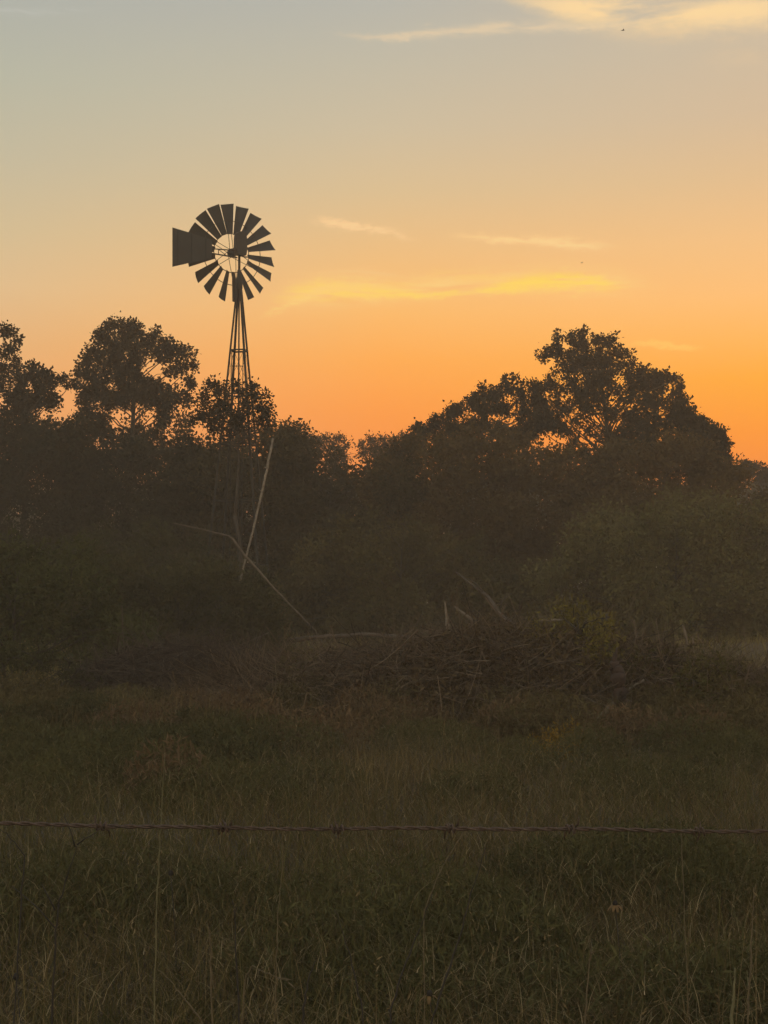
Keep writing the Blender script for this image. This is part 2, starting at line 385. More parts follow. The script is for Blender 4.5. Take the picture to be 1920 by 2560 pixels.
    for k in range(1, 18):
        o = bl.copy(); C.objects.link(o); o.parent = wheel; o.rotation_euler = (R(gb.uniform(-1, 1)), R(6.6+20*k+gb.uniform(-.8, .8)), R(gb.uniform(-3, 3)))
    # tail: two arms and the big sheet vane, folded alongside the wheel
    tp = lambda s, z, off=0.: head+u*s+Z*z+ax*off-ax*.05
    o0 = head-ax*.06
    def tv(px, py):                                     # spot of the vane plane: distance along the tail, height
        r = ray(px, py); q = base+o0; c = (q.y*r.x/r.y-q.x)/(u.x-u.y*r.x/r.y); d = q.y+u.y*c
        return (c, EYE+r.z*d/r.y-q.z)
    g = MB(); g.prism([tv(530, 599), tv(474, 581.5), tv(431, 568.6), tv(431, 667), tv(473, 657.5), tv(530, 646)], o0-ax*.003, o0+ax*.003, u, Z)
    vane = g.build('tail_vane', GALV, root, False)
    a1, a2, b1, b2 = tv(525, 621), tv(588, 626), tv(450, 617), tv(594, 644)
    P = lambda c, off=.014: o0+u*c[0]+Z*c[1]+ax*off
    g = MB(); g.tube([P(a2), P(a1)], .014, 6); g.tube([P(b2), P(tv(530, 633)), P(b1)], .017, 6)
    g.tube([P(tv(547, 623)), P(tv(547, 636))], .011, 6); g.tube([P(tv(548, 624)), P(tv(566, 638))], .008, 6)
    g.build('tail_arm', STEEL, root)
    for px, y0, y1 in ((445, 576, 661), (480, 586, 653), (515, 598, 646)): MB().tube([P(tv(px, y0), -.012), P(tv(px, y1), -.012)], .012, 5).build('stiffener', GALV, vane, False)
PITCH = -1
build_windmill()

# ------------------------------------------------------------------ trees and shrubs
def curve_pts(a, b, rng, n=5, wob=.12, lift=.15):
    a, b = Vector(a), Vector(b); L = (b-a).length; m = (a+b)/2+Vector(rng.normal(size=3)*L*wob)+Vector((0, 0, L*lift))
    return [a*(1-t)**2+m*2*t*(1-t)+b*t*t for t in [i/(n-1) for i in range(n)]]
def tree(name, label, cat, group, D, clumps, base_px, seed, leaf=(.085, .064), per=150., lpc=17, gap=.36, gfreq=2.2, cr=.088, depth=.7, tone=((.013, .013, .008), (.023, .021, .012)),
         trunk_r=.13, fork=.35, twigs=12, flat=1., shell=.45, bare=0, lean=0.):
    """clumps: (photo x, photo y, photo radius[, depth offset m, density]) read off the crown's outline; each becomes a leafy ball of its own real size and depth"""
    g = np.random.default_rng(seed); k = ppm(D); base = at(base_px, 1500, D); base.z = 0; per = per*1.8
    root = thing(name, base, label, cat, group); P = []; tw = MB(); cl = []
    for c in clumps:
        dy = c[3] if len(c) > 3 and c[3] is not None else g.uniform(-1, 1)*depth
        p = at(c[0], c[1], D+dy); r = c[2]/k
        cl.append((np.array(p-base), r, c[4] if len(c) > 4 else 1.))
    top = max(p[2] for p, r, d in cl); mx = np.mean([p[0] for p, r, d in cl])
    fz = top*fork; fk = Vector((mx*.3+lean, 0, fz))
    tr = curve_pts((0, 0, -.1), fk, g, 6, .06, 0); tw.tube(tr, [trunk_r*(1.25-.5*i/5) for i in range(6)], 8)
    lead = curve_pts(fk, (mx*.8, 0, top*.86), g, 6, .12, 0); tw.tube(lead, [trunk_r*(.72-.55*i/5) for i in range(6)], 7)
    for p, r, dens in cl:
        z0 = min(max(p[2]-abs(p[0]-mx)*.75-r, fz*.75), top*.82)
        t = max(0, min(1, (z0-fz)/max(.01, top*.86-fz))); i = min(4, int(t*5)); s0 = lead[i].lerp(lead[i+1], t*5-i) if t > 0 else fk
        lp = curve_pts(s0, p, g, 8, .15, .05); lp = lp[:1]+[q+Vector(g.normal(size=3))*.035*(q-s0).length**.5 for q in lp[1:]]; r0 = min(trunk_r*.36, .010+.022*r+.005*(Vector(p)-s0).length)
        tw.tube(lp, [r0*(1-.78*j/7) for j in range(8)], 6)
        n = max(4, int(per*dens*r*r)); d = unit(g.normal(size=(n, 3))); rad = r*g.random(n)**shell
        q = p+d*rad[:, None]*np.array([1, 1, .85*flat])
        nz = noise3(q+seed*3.7, gfreq); lo = np.quantile(nz, gap*(.35 if r < .22 else .7 if r < .35 else 1.)*(.5 if dens > 1 else 1.)); q = q[nz >= max(lo, .12)]
        for j in range(min(len(q), twigs)):
            tw.tube(curve_pts(p, q[j], g, 4, .15, .05), [.012, .010, .007, .004], 4)
        P.append(q)
        for j in range(bare):
            e = p+unit(g.normal(size=3)+np.array([0, 0, .5]))*r*(1.0+.5*g.random()); tw.tube(curve_pts(p, e, g, 5, .2, .1), [.014, .011, .009, .006, .003], 4)
    P = np.concatenate(P); n = len(P)
    Q = np.repeat(P, lpc, 0)+g.normal(size=(n*lpc, 3))*cr*.62
    d = unit(Q-np.repeat(P, lpc, 0)+g.normal(size=(n*lpc, 3))*cr*.6)
    V = leaf_quads(Q, g, leaf[0], leaf[1], dirs=d)
    quads('crown', V, tones(g, len(Q), *tone, pos=Q, freq=.9), LEAF, root)
    tw.build('trunk', BARK, root)
    return root

GT = 'trees along the wood edge'; GS = 'shrubs filling the thicket'
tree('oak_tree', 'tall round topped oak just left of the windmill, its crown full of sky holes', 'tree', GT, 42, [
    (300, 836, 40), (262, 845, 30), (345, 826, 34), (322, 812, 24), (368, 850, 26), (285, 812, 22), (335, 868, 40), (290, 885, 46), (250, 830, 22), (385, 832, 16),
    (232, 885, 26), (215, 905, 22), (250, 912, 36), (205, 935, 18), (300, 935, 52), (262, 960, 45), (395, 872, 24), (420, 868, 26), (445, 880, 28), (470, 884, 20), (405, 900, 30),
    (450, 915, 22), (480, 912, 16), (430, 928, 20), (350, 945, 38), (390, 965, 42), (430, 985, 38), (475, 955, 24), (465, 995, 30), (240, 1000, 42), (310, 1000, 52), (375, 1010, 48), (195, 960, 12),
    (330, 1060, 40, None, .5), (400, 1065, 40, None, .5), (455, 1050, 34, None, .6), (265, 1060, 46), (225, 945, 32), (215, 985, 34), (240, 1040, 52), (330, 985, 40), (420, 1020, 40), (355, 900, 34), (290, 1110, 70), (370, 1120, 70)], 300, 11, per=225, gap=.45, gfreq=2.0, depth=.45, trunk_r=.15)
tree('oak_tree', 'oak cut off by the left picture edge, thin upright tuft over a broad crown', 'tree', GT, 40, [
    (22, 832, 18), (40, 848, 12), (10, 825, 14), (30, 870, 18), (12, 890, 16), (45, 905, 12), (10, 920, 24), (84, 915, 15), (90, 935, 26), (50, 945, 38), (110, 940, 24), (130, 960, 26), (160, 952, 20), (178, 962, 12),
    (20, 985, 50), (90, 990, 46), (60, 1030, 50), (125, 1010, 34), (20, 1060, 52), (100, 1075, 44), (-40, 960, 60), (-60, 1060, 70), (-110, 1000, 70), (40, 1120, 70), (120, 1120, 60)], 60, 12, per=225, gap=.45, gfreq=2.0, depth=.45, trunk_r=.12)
tree('young_tree', 'thin airy tree with bare twig ends screening the windmill tower legs', 'tree', GT, 32.6, [
    (528, 966, 20), (512, 975, 14), (552, 978, 20), (508, 1002, 22), (590, 962, 15), (606, 985, 16), (631, 970, 18), (640, 990, 18), (610, 1010, 20), (645, 1020, 22), (664, 985, 10), (676, 1012, 12), (670, 1035, 16),
    (560, 1010, 30), (545, 1035, 30), (600, 1042, 32), (652, 1050, 24), (500, 1040, 30), (580, 1075, 30, None, .6), (530, 1075, 30, None, .7)], 585, 13, leaf=(.07, .045), per=300, gap=.38, cr=.085, trunk_r=.05, bare=4, twigs=12, fork=.5)
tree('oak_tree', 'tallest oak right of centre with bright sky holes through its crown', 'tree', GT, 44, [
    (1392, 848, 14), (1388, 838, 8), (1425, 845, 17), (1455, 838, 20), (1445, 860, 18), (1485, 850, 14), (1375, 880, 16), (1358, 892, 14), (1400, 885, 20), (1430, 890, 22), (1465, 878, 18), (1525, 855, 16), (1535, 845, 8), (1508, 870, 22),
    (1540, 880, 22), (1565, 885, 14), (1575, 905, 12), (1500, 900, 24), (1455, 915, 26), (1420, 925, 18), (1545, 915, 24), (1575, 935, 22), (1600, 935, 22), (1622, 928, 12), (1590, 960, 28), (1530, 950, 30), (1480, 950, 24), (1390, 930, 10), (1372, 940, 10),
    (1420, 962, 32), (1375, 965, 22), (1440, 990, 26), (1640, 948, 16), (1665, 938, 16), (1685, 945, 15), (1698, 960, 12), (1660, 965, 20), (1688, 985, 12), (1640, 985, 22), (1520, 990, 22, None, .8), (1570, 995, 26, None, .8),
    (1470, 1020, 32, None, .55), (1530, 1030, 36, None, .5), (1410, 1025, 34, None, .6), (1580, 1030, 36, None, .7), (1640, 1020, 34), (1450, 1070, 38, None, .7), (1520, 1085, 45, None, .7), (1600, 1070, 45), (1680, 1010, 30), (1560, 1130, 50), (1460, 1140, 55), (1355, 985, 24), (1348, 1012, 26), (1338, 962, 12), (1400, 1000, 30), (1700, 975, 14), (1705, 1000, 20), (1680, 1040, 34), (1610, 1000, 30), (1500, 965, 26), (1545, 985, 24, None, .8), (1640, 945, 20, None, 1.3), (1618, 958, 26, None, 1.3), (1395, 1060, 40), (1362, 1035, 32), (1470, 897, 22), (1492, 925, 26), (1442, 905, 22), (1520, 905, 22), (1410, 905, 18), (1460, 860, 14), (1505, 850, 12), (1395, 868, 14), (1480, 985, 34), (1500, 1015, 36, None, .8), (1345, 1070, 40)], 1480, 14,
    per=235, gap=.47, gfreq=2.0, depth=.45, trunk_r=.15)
tree('hackberry_tree', 'broad low tree on the sloping left shoulder of the tall right oak', 'tree', GT, 43, [
    (1265, 950, 12, None, .7), (1285, 948, 12, None, .7), (1305, 955, 10, None, .7), (1270, 970, 18), (1240, 985, 20), (1212, 968, 13), (1220, 990, 18), (1195, 990, 14), (1180, 1000, 18), (1300, 982, 22), (1335, 975, 16), (1345, 1000, 26), (1310, 1020, 30),
    (1260, 1020, 36), (1200, 1025, 34), (1150, 1025, 20), (1130, 1035, 22), (1140, 1060, 38), (1095, 1050, 16), (1085, 1070, 24), (1045, 1072, 16), (1060, 1085, 24), (1350, 1050, 36), (1290, 1080, 55), (1200, 1090, 60), (1110, 1110, 48), (1040, 1110, 26)], 1210, 15,
    per=290, gap=.34, trunk_r=.11)
tree('hackberry_tree', 'dark rounded tree on the steep right shoulder of the tall right oak', 'tree', GT, 42, [
    (1722, 1030, 18), (1745, 1050, 16), (1700, 1040, 34), (1765, 1062, 16), (1780, 1075, 18), (1750, 1085, 30), (1800, 1090, 18), (1810, 1110, 14), (1790, 1120, 28), (1700, 1090, 40), (1640, 1080, 48), (1740, 1130, 44), (1800, 1150, 22), (1660, 1140, 60), (1580, 1110, 60), (1780, 1180, 40), (1795, 1082, 22), (1812, 1112, 16), (1815, 1145, 18), (1812, 1175, 22), (1730, 1060, 30), (1770, 1100, 36)], 1700, 16,
    per=290, gap=.33, trunk_r=.11)
tree('distant_tree', 'small twiggy tree seen far off left of the dip in the skyline', 'tree', 'far trees in the skyline dip', 60, [
    (795, 1105, 14), (820, 1095, 16), (845, 1098, 15), (865, 1112, 14), (830, 1120, 22), (800, 1130, 22), (860, 1140, 22), (775, 1100, 16), (840, 1160, 30), (740, 1110, 30)], 825, 17, leaf=(.10, .05), per=190, gap=.36, cr=.12, bare=5, trunk_r=.12)
tree('distant_tree', 'small twiggy tree seen far off right of the dip in the skyline', 'tree', 'far trees in the skyline dip', 58, [
    (905, 1112, 12), (930, 1098, 14), (955, 1098, 14), (980, 1100, 12), (940, 1118, 20), (970, 1122, 20), (1005, 1098, 14), (1020, 1090, 10), (1015, 1112, 24), (915, 1135, 18), (960, 1150, 30), (1030, 1110, 20)], 965, 18, leaf=(.10, .05), per=200, gap=.34, cr=.12, bare=5, trunk_r=.12)
tree('distant_tree', 'flat topped tree low on the skyline at the right picture edge', 'tree', None, 62, [
    (1838, 1178, 12), (1855, 1166, 10), (1865, 1158, 9), (1880, 1168, 12), (1900, 1170, 11), (1920, 1178, 12), (1870, 1180, 24), (1910, 1190, 26), (1945, 1182, 22), (1840, 1195, 24), (1980, 1180, 30), (2020, 1190, 34)], 1890, 19, leaf=(.12, .07), per=210, gap=.3, cr=.12, trunk_r=.12)

def shrub(name, label, D, px, seed, group=GS, tone=((.034, .030, .015), (.056, .046, .022)), leaf=(.095, .062), per=330., n=26, cat='shrub', gap=.12, depth=1.4, lpc=8, cr=.16, rs=1.):
    """px: (x, y) spots along the shrub's upper outline; leafy balls fill from there to the ground"""
    g = np.random.default_rng(seed); k = ppm(D); foot = CY+ (HOR-CY) + EYE*k
    xs = [a for a, b in px]; cl = []; R0 = .72*k*rs; x = xs[0]+R0*.3
    while x < xs[-1]:
        yt = np.interp(x, xs, [b for a, b in px]); y = yt+R0*.7; row = 0
        while y < foot+R0*.2:
            r = R0*g.uniform(.75, 1.25)*(.8 if row == 0 else 1.); cl.append((x+g.uniform(-.35, .35)*R0, min(y+g.uniform(-.2, .3)*R0, foot-r*.4), r)); y += R0*(1.0 if row == 0 else 1.25); row += 1
        if g.random() < .6: r = R0*g.uniform(.25, .45); cl.append((x+g.uniform(-.4, .4)*R0, yt+g.uniform(0, .5)*r, r))
        x += R0*1.05
    return tree(name, label, cat, group, D, cl, (xs[0]+xs[-1])/2, seed, leaf=leaf, per=per, lpc=lpc, gap=gap, cr=cr, depth=depth, tone=tone, trunk_r=.04, fork=.1, twigs=3, shell=.5, bare=1)
WARM_VEIL = ((.060, .042, .018), (.10, .069, .028)); COOL = ((.019, .020, .013), (.034, .033, .020)); WILLOW = ((.042, .05, .020), (.085, .088, .036))  # warm set has the lens veil's glow painted into the leaf colour
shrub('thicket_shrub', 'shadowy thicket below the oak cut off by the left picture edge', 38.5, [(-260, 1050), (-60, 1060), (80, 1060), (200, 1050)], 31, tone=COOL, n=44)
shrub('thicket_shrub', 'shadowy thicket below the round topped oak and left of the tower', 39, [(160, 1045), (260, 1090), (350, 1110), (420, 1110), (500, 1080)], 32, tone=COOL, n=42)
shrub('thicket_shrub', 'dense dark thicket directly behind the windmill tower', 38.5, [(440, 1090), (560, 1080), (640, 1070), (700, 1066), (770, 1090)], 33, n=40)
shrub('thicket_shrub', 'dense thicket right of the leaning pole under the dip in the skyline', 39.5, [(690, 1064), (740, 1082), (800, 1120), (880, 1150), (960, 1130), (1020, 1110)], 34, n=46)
shrub('thicket_shrub', 'thicket with warm veil light in its leaf colour under the left shoulder tree', 39, [(960, 1125), (1060, 1092), (1160, 1070), (1280, 1080)], 35, tone=WARM_VEIL, n=46)
shrub('thicket_shrub', 'thicket with warm veil light in its leaf colour under the tall right oak', 39.5, [(1240, 1090), (1340, 1090), (1450, 1140), (1560, 1130)], 36, tone=WARM_VEIL, n=46)
shrub('thicket_shrub', 'thicket with warm veil light in its leaf colour under the steep right shoulder tree', 39, [(1520, 1120), (1620, 1080), (1720, 1070), (1790, 1100), (1818, 1150)], 37, tone=WARM_VEIL, n=44)
shrub('thicket_shrub', 'thicket at the right picture edge below the flat topped far tree', 41, [(1810, 1270), (1860, 1250), (1960, 1215), (2160, 1170)], 38, tone=WARM_VEIL, n=44)
shrub('rounded_bush', 'large rounded bush standing before the thicket at the right edge of the picture', 34.5, [(1350, 1470), (1390, 1360), (1470, 1290), (1580, 1245), (1700, 1235), (1800, 1240), (1900, 1260), (2060, 1320)], 39, tone=((.074, .070, .026), (.135, .118, .046)), n=60, group=None, leaf=(.085, .05), per=260)
shrub('rounded_bush', 'wide low bush in the middle behind the fallen log', 35.5, [(700, 1440), (800, 1330), (930, 1290), (1050, 1300), (1180, 1350), (1330, 1420)], 40, tone=((.055, .050, .020), (.10, .082, .034)), n=52, group=None, leaf=(.085, .05), per=240)
shrub('willowy_bush', 'pale green willowy bush at the left picture edge', 21.5, [(-220, 1400), (-60, 1350), (60, 1345), (160, 1340), (230, 1400), (300, 1460), (330, 1560)], 41, rs=.6, tone=WILLOW, n=64, group=None, leaf=(.09, .024), per=520, cr=.12, depth=.9, gap=.25)
shrub('willowy_bush', 'pale green willowy bush left of the leaning pole foot, behind the grey debris', 27, [(200, 1420), (300, 1400), (400, 1420), (500, 1400), (590, 1395), (655, 1445), (700, 1560)], 42, rs=.6, tone=((.036, .038, .017), (.072, .066, .03)), n=56, group=None, leaf=(.085, .030), per=560, cr=.12, depth=.9, gap=.2)
shrub('willowy_bush', 'green bush between the left edge bush and the round topped oak', 31, [(120, 1400), (230, 1330), (330, 1305), (440, 1315), (540, 1400)], 43, rs=.8, tone=((.032, .036, .018), (.064, .062, .03)), n=44, group=None, leaf=(.085, .03), per=300, cr=.13)

def far_wood_screen():  # unseen band added to block horizon light through thicket gaps
    g = np.random.default_rng(45); n = 90000; x = g.uniform(-75, 75, n); y = g.uniform(76, 84, n)
    top = 5.9+.9*noise2(x, y*0, .22, 3.)+.8*noise2(x, y*0, .6, 5.); z = top*g.random(n)**.8
    P = np.stack([x, y, z], 1); d = unit(g.normal(size=P.shape))
    o = quads('far_wood_screen', leaf_quads(P, g, .42, .30, dirs=d), tones(g, n, (.026, .03, .015), (.05, .05, .025), pos=P, freq=.4), LEAF); tag(o, 'unseen woodland band added to block horizon light behind the thicket', None, None, 'stuff')
far_wood_screen()

# ------------------------------------------------------------------ dead poles and logs
def stick(name, label, pts, rad, m, cat='branch', group=None, seed=1, n=8, side=None, knots=.12):
    g = np.random.default_rng(seed); b = MB()
    P = [at(*p) for p in pts]
    Q = []; rr = []
    for i in range(len(P)-1):
        for j in range(n):
            f = j/n; Q.append(P[i].lerp(P[i+1], f)); t = (i+f)/(len(P)-1); rr.append(np.interp(t, np.linspace(0, 1, len(rad)), rad))
    Q.append(P[-1]); rr.append(rad[-1])
    o = Q[0].copy(); base = min(Q, key=lambda v: v.z).copy()
    Q = [q-base+Vector(g.normal(size=3))*r*.14 for q, r in zip(Q, rr)]; rr = [r*(1+knots*g.uniform(-1, 1)) for r in rr]
    b.tube(Q, rr, 8)
    for (i, v, r, l) in side or []:
        q = Q[min(int(i*(len(Q)-1)), len(Q)-1)]; d = Vector(v).normalized(); b.tube([q, q+d*l*.5+Vector(g.normal(size=3))*l*.06, q+d*l], [r, r*.75, r*.35], 6)
    ob = b.build(name, m); ob.location = base; tag(ob, label, cat, group); return ob
stick('dead_pole', 'tall bare grey pole leaning right beside the windmill tower', [(683, 1096, 31.5), (672, 1150, 31.4), (655, 1230, 31.3), (634, 1320, 31.2), (614, 1396, 31.1), (596, 1470, 31), (572, 1570, 30.9), (560, 1612, 30.85)], [.026, .027, .025, .024, .02, .017, .017, .02], PALEWOOD, 'pole',
      side=[(.18, (-1, 0, .3), .02, .07), (.30, (-.6, -.2, .5), .012, .12)])
stick('dead_pole', 'thin snapped pole slanting down to the right across the tower foot', [(434, 1308, 25.3), (500, 1322, 25.3), (572, 1340, 25.4), (582, 1348, 25.4), (612, 1388, 25.5), (672, 1456, 25.6), (735, 1522, 25.7), (790, 1578, 25.8), (815, 1660, 25.9)], [.009, .011, .012, .02, .02, .018, .014, .009, .006], DEADWOOD, 'pole')
GL = 'dead wood lying in the brush pile'
stick('fallen_log', 'long bowed log lying across the clearing behind the brush pile', [(640, 1640, 27), (690, 1608, 27), (780, 1594, 27), (900, 1586, 27), (1010, 1592, 27), (1120, 1606, 27), (1180, 1625, 27)], [.04, .045, .042, .04, .036, .03, .02], DARKWOOD, 'log', GL, 3)
stick('fallen_log', 'thick dark log with a pale top edge lying on the left debris heap', [(470, 1672, 18.4), (530, 1652, 18.3), (580, 1655, 18.2), (630, 1668, 18), (670, 1690, 17.8)], [.04, .07, .075, .065, .04], DARKWOOD, 'log', GL, 4)
stick('split_stake', 'pale pointed split stake standing at the left end of the brush pile', [(1112, 1504, 18.5), (1117, 1545, 18.5), (1124, 1600, 18.4), (1130, 1680, 18.3), (1134, 1790, 18.2)], [.006, .022, .034, .034, .03], PALEWOOD, 'stake', GL, 5)
stick('broken_branch', 'pale branch bent over just right of the pointed stake', [(1134, 1516, 18), (1160, 1535, 18), (1192, 1560, 17.9), (1194, 1590, 17.9), (1180, 1640, 17.8), (1168, 1690, 17.7), (1170, 1790, 17.6)], [.012, .02, .026, .026, .026, .026, .024], DEADWOOD, 'branch', GL, 6)
stick('broken_branch', 'dark ragged branch rising to the upper left from the brush pile top', [(1140, 1430, 19.5), (1185, 1465, 19.3), (1220, 1492, 19.2), (1250, 1535, 19), (1290, 1570, 18.8), (1340, 1640, 18.6), (1390, 1760, 18.4)], [.01, .016, .024, .03, .032, .034, .034], DARKWOOD, 'branch', GL, 7, side=[(.3, (-.6, 0, .6), .014, .3), (.45, (.7, 0, .6), .012, .3), (.5, (.3, -.1, .9), .01, .28)])
stick('broken_branch', 'short pale branch lying level below the yellow green bush on the pile', [(1335, 1560, 17.4), (1350, 1552, 17.4), (1380, 1550, 17.4), (1415, 1552, 17.4)], [.012, .018, .018, .012], PALEWOOD, 'branch', GL, 8)
stick('broken_branch', 'hooked pale twig curling over on top of the brush pile', [(1230, 1605, 17), (1290, 1580, 17), (1297, 1566, 17), (1285, 1558, 17), (1272, 1560, 17)], [.016, .014, .012, .01, .007], PALEWOOD, 'branch', GL, 9)
stick('broken_branch', 'forked grey branch leaning left at the front of the brush pile', [(1480, 1815, 14.6), (1510, 1780, 14.8), (1535, 1755, 15), (1570, 1725, 15.2), (1610, 1700, 15.3)], [.012, .018, .018, .016, .01], DEADWOOD, 'branch', GL, 10, side=[(.4, (-.9, 0, .4), .008, .3), (.6, (.2, -.2, 1), .008, .25)])
stick('rotten_stump', 'dark reddish stump standing up in the right half of the brush pile', [(1560, 1810, 15), (1552, 1740, 15), (1545, 1690, 15), (1535, 1655, 15)], [.09, .08, .07, .05], mat_basic('red_rotten_wood', (.030, .018, .014), .95, 0, .45, 9, .5), 'stump', GL, 11, knots=.3, side=[(.95, (-.15, 0, 1), .03, .12), (.98, (.2, 0, 1), .025, .17), (.9, (.5, -.2, .7), .018, .12)])
stick('arched_trunk', 'dark arched trunk sinking to the ground at the right end of the brush pile', [(1540, 1650, 16.2), (1620, 1640, 16.1), (1700, 1650, 16.0), (1770, 1680, 15.8), (1830, 1725, 15.6), (1880, 1780, 15.4), (1915, 1850, 15.1)], [.022, .032, .036, .036, .034, .03, .026], mat_basic('black_rotten_wood', (.022, .017, .014), .95, 0, .5, 9, .6), 'trunk', GL, 12)
stick('pale_branch', 'crooked white twig sticking out of the left debris heap', [(488, 1694, 17.2), (500, 1692, 17.2), (508, 1704, 17.2), (516, 1714, 17.1), (512, 1735, 17), (500, 1760, 17)], [.01, .012, .012, .01, .009, .008], PALEWOOD, 'branch', GL, 13)
stick('pale_branch', 'short grey snag standing in the field right of the brush pile', [(1708, 1562, 25), (1712, 1580, 25), (1716, 1600, 25), (1726, 1640, 25)], [.014, .026, .024, .02], DEADWOOD, 'snag', GL, 14)
stick('pale_branch', 'whitish splayed branch end on the crest of the brush pile', [(1530, 1600, 16.8), (1555, 1612, 16.8), (1590, 1625, 16.7), (1640, 1660, 16.6)], [.01, .018, .02, .02], PALEWOOD, 'branch', GL, 15, side=[(.4, (-.5, 0, .6), .012, .2), (.6, (.3, 0, .9), .012, .2), (.5, (.8, 0, .3), .012, .25)])
stick('broken_branch', 'thin dark branch hanging down the left front of the brush pile', [(1166, 1600, 16.6), (1150, 1680, 16.2), (1166, 1760, 15.8), (1160, 1830, 15.5)], [.014, .012, .010, .007], DARKWOOD, 'branch', GL, 16)

def twig_heap(name, label, cx, cy, rx, ry, h, n, seed, tone_a, tone_b, prof=None):
    """tangle of dead twigs: thin ribbons folded as three-sided rods"""
    g = np.random.default_rng(seed); V = []; T = []
    x = cx+rx*(g.random(n)*2-1); y = cy+ry*np.clip(g.normal(size=n)*.5, -1, 1)
    hh = h*np.sqrt(np.clip(1-((x-cx)/rx)**2, 0, 1))*np.clip(1-((y-cy)/ry)**2, 0, 1)
    if prof: hh = hh*np.interp(x, [a for a, b in prof], [b for a, b in prof])
    z = hh*(.15+.85*g.random(n)**.6)
    p = np.stack([x, y, z], 1); L = .25+.9*g.random(n)**2
    d = unit(g.normal(size=(n, 3))*np.array([1, .8, .55])+np.array([0, 0, .12])); r = .0022+.0075*g.random(n)**3.5
    bend = g.normal(size=(n, 3))*.35
    tone = tones(g, n, tone_a, tone_b)
    segs = 5
    for k in range(segs):
        a = p+d*(L*(k/segs-.5))[:, None]+bend*((k/segs-.5)**2*L)[:, None]; b = p+d*(L*((k+1)/segs-.5))[:, None]+bend*(((k+1)/segs-.5)**2*L)[:, None]
        e = unit(b-a); s = unit(np.cross(e, np.array([.3, .5, .8]))); t = np.cross(e, s); ra = (r*(1-.14*k))[:, None]; rb = (r*(1-.14*(k+1)))[:, None]
        for q in range(3):
            c0 = s*math.cos(q*2.094)+t*math.sin(q*2.094); c1 = s*math.cos((q+1)*2.094)+t*math.sin((q+1)*2.094)
            V.append(np.stack([a+c0*ra, a+c1*ra, b+c1*rb, b+c0*rb], 1)); T.append(tone)
    V = np.concatenate(V); V[:, :, 2] = np.maximum(V[:, :, 2], -.05)
    o = quads(name, V, np.concatenate(T), BLADE); tag(o, label, None, None, 'stuff'); return o
def mound(name, label, cx, cy, rx, ry, h, seed, m, prof=None):
    b = MB(); nu, nv = 40, 20
    for j in range(nv+1):
        for i in range(nu+1):
            x = cx+rx*(2*i/nu-1); y = cy+ry*(2*j/nv-1)
            q = max(0, 1-((x-cx)/rx)**2)**.5*max(0, 1-((y-cy)/ry)**2)
            if prof: q *= np.interp(x, [a for a, c in prof], [c for a, c in prof])
            b.v.append(Vector((x, y, -.08+h*q*(1+.25*math.sin(3*x+seed)+.2*math.sin(5*y+2*x)))))
    for j in range(nv):
        for i in range(nu):
            a = j*(nu+1)+i; b.f.append((a, a+1, a+nu+2, a+nu+1))
    o = b.build(name, m); tag(o, label, None, None, 'structure'); return o
PR = [(-2.2, .7), (-1.4, .75), (.4, .85), (1.2, 1), (2.2, .92), (3.2, .85), (4.4, .8)]
mound('earth_mound', 'low bank of earth and rot under the brush pile', 1.7, 16.8, 2.8, 1.5, .6, 1, SOIL, PR)
twig_heap('brush_pile', 'wide tangled heap of grey brown dead twigs right of centre', 1.4, 16.6, 3.6, 1.9, 1.10, 18000, 51, (.055, .042, .032), (.19, .145, .108), PR)
mound('debris_mound', 'low bank under the grey debris heap left of centre', -2.65, 18.3, 1.2, .9, .34, 2, SOIL)
twig_heap('debris_heap', 'low grey heap of dead brush left of centre', -2.5, 18.0, 1.5, 1.1, .78, 6000, 52, (.045, .038, .034), (.125, .10, .085))
twig_heap('dead_brush', 'loose dead brush strewn between the two heaps', -.6, 17.2, 1.9, 1.3, .72, 6500, 53, (.05, .038, .028), (.16, .12, .085))
shrub('sapling_bush', 'yellow green bush growing out of the top of the brush pile', 16.2, [(1330, 1590), (1360, 1520), (1420, 1490), (1480, 1510), (1530, 1570), (1560, 1620)], 61, rs=.32, tone=((.095, .085, .022), (.19, .155, .042)), n=34, group=None, leaf=(.06, .016), per=520, cr=.09, depth=.5, gap=.36, cat='bush')
shrub('vine_tangle', 'green vine cover over the right crest of the brush pile', 15.6, [(1560, 1660), (1640, 1620), (1740, 1625), (1800, 1660), (1860, 1740)], 62, rs=.3, tone=((.05, .052, .018), (.085, .075, .028)), n=34, group=None, leaf=(.05, .022), per=520, cr=.09, depth=.5, gap=.38, cat='vine')

shrub('weedy_bush', 'low dark weedy bush reaching into the field at the left picture edge', 16.8, [(-260, 1600), (-60, 1590), (70, 1610), (160, 1650), (240, 1710), (300, 1760)], 63, tone=((.030, .034, .017), (.062, .062, .030)), n=34, group=None, leaf=(.055, .016), per=520, cr=.09, depth=.8, gap=.35, cat='bush', rs=.42)

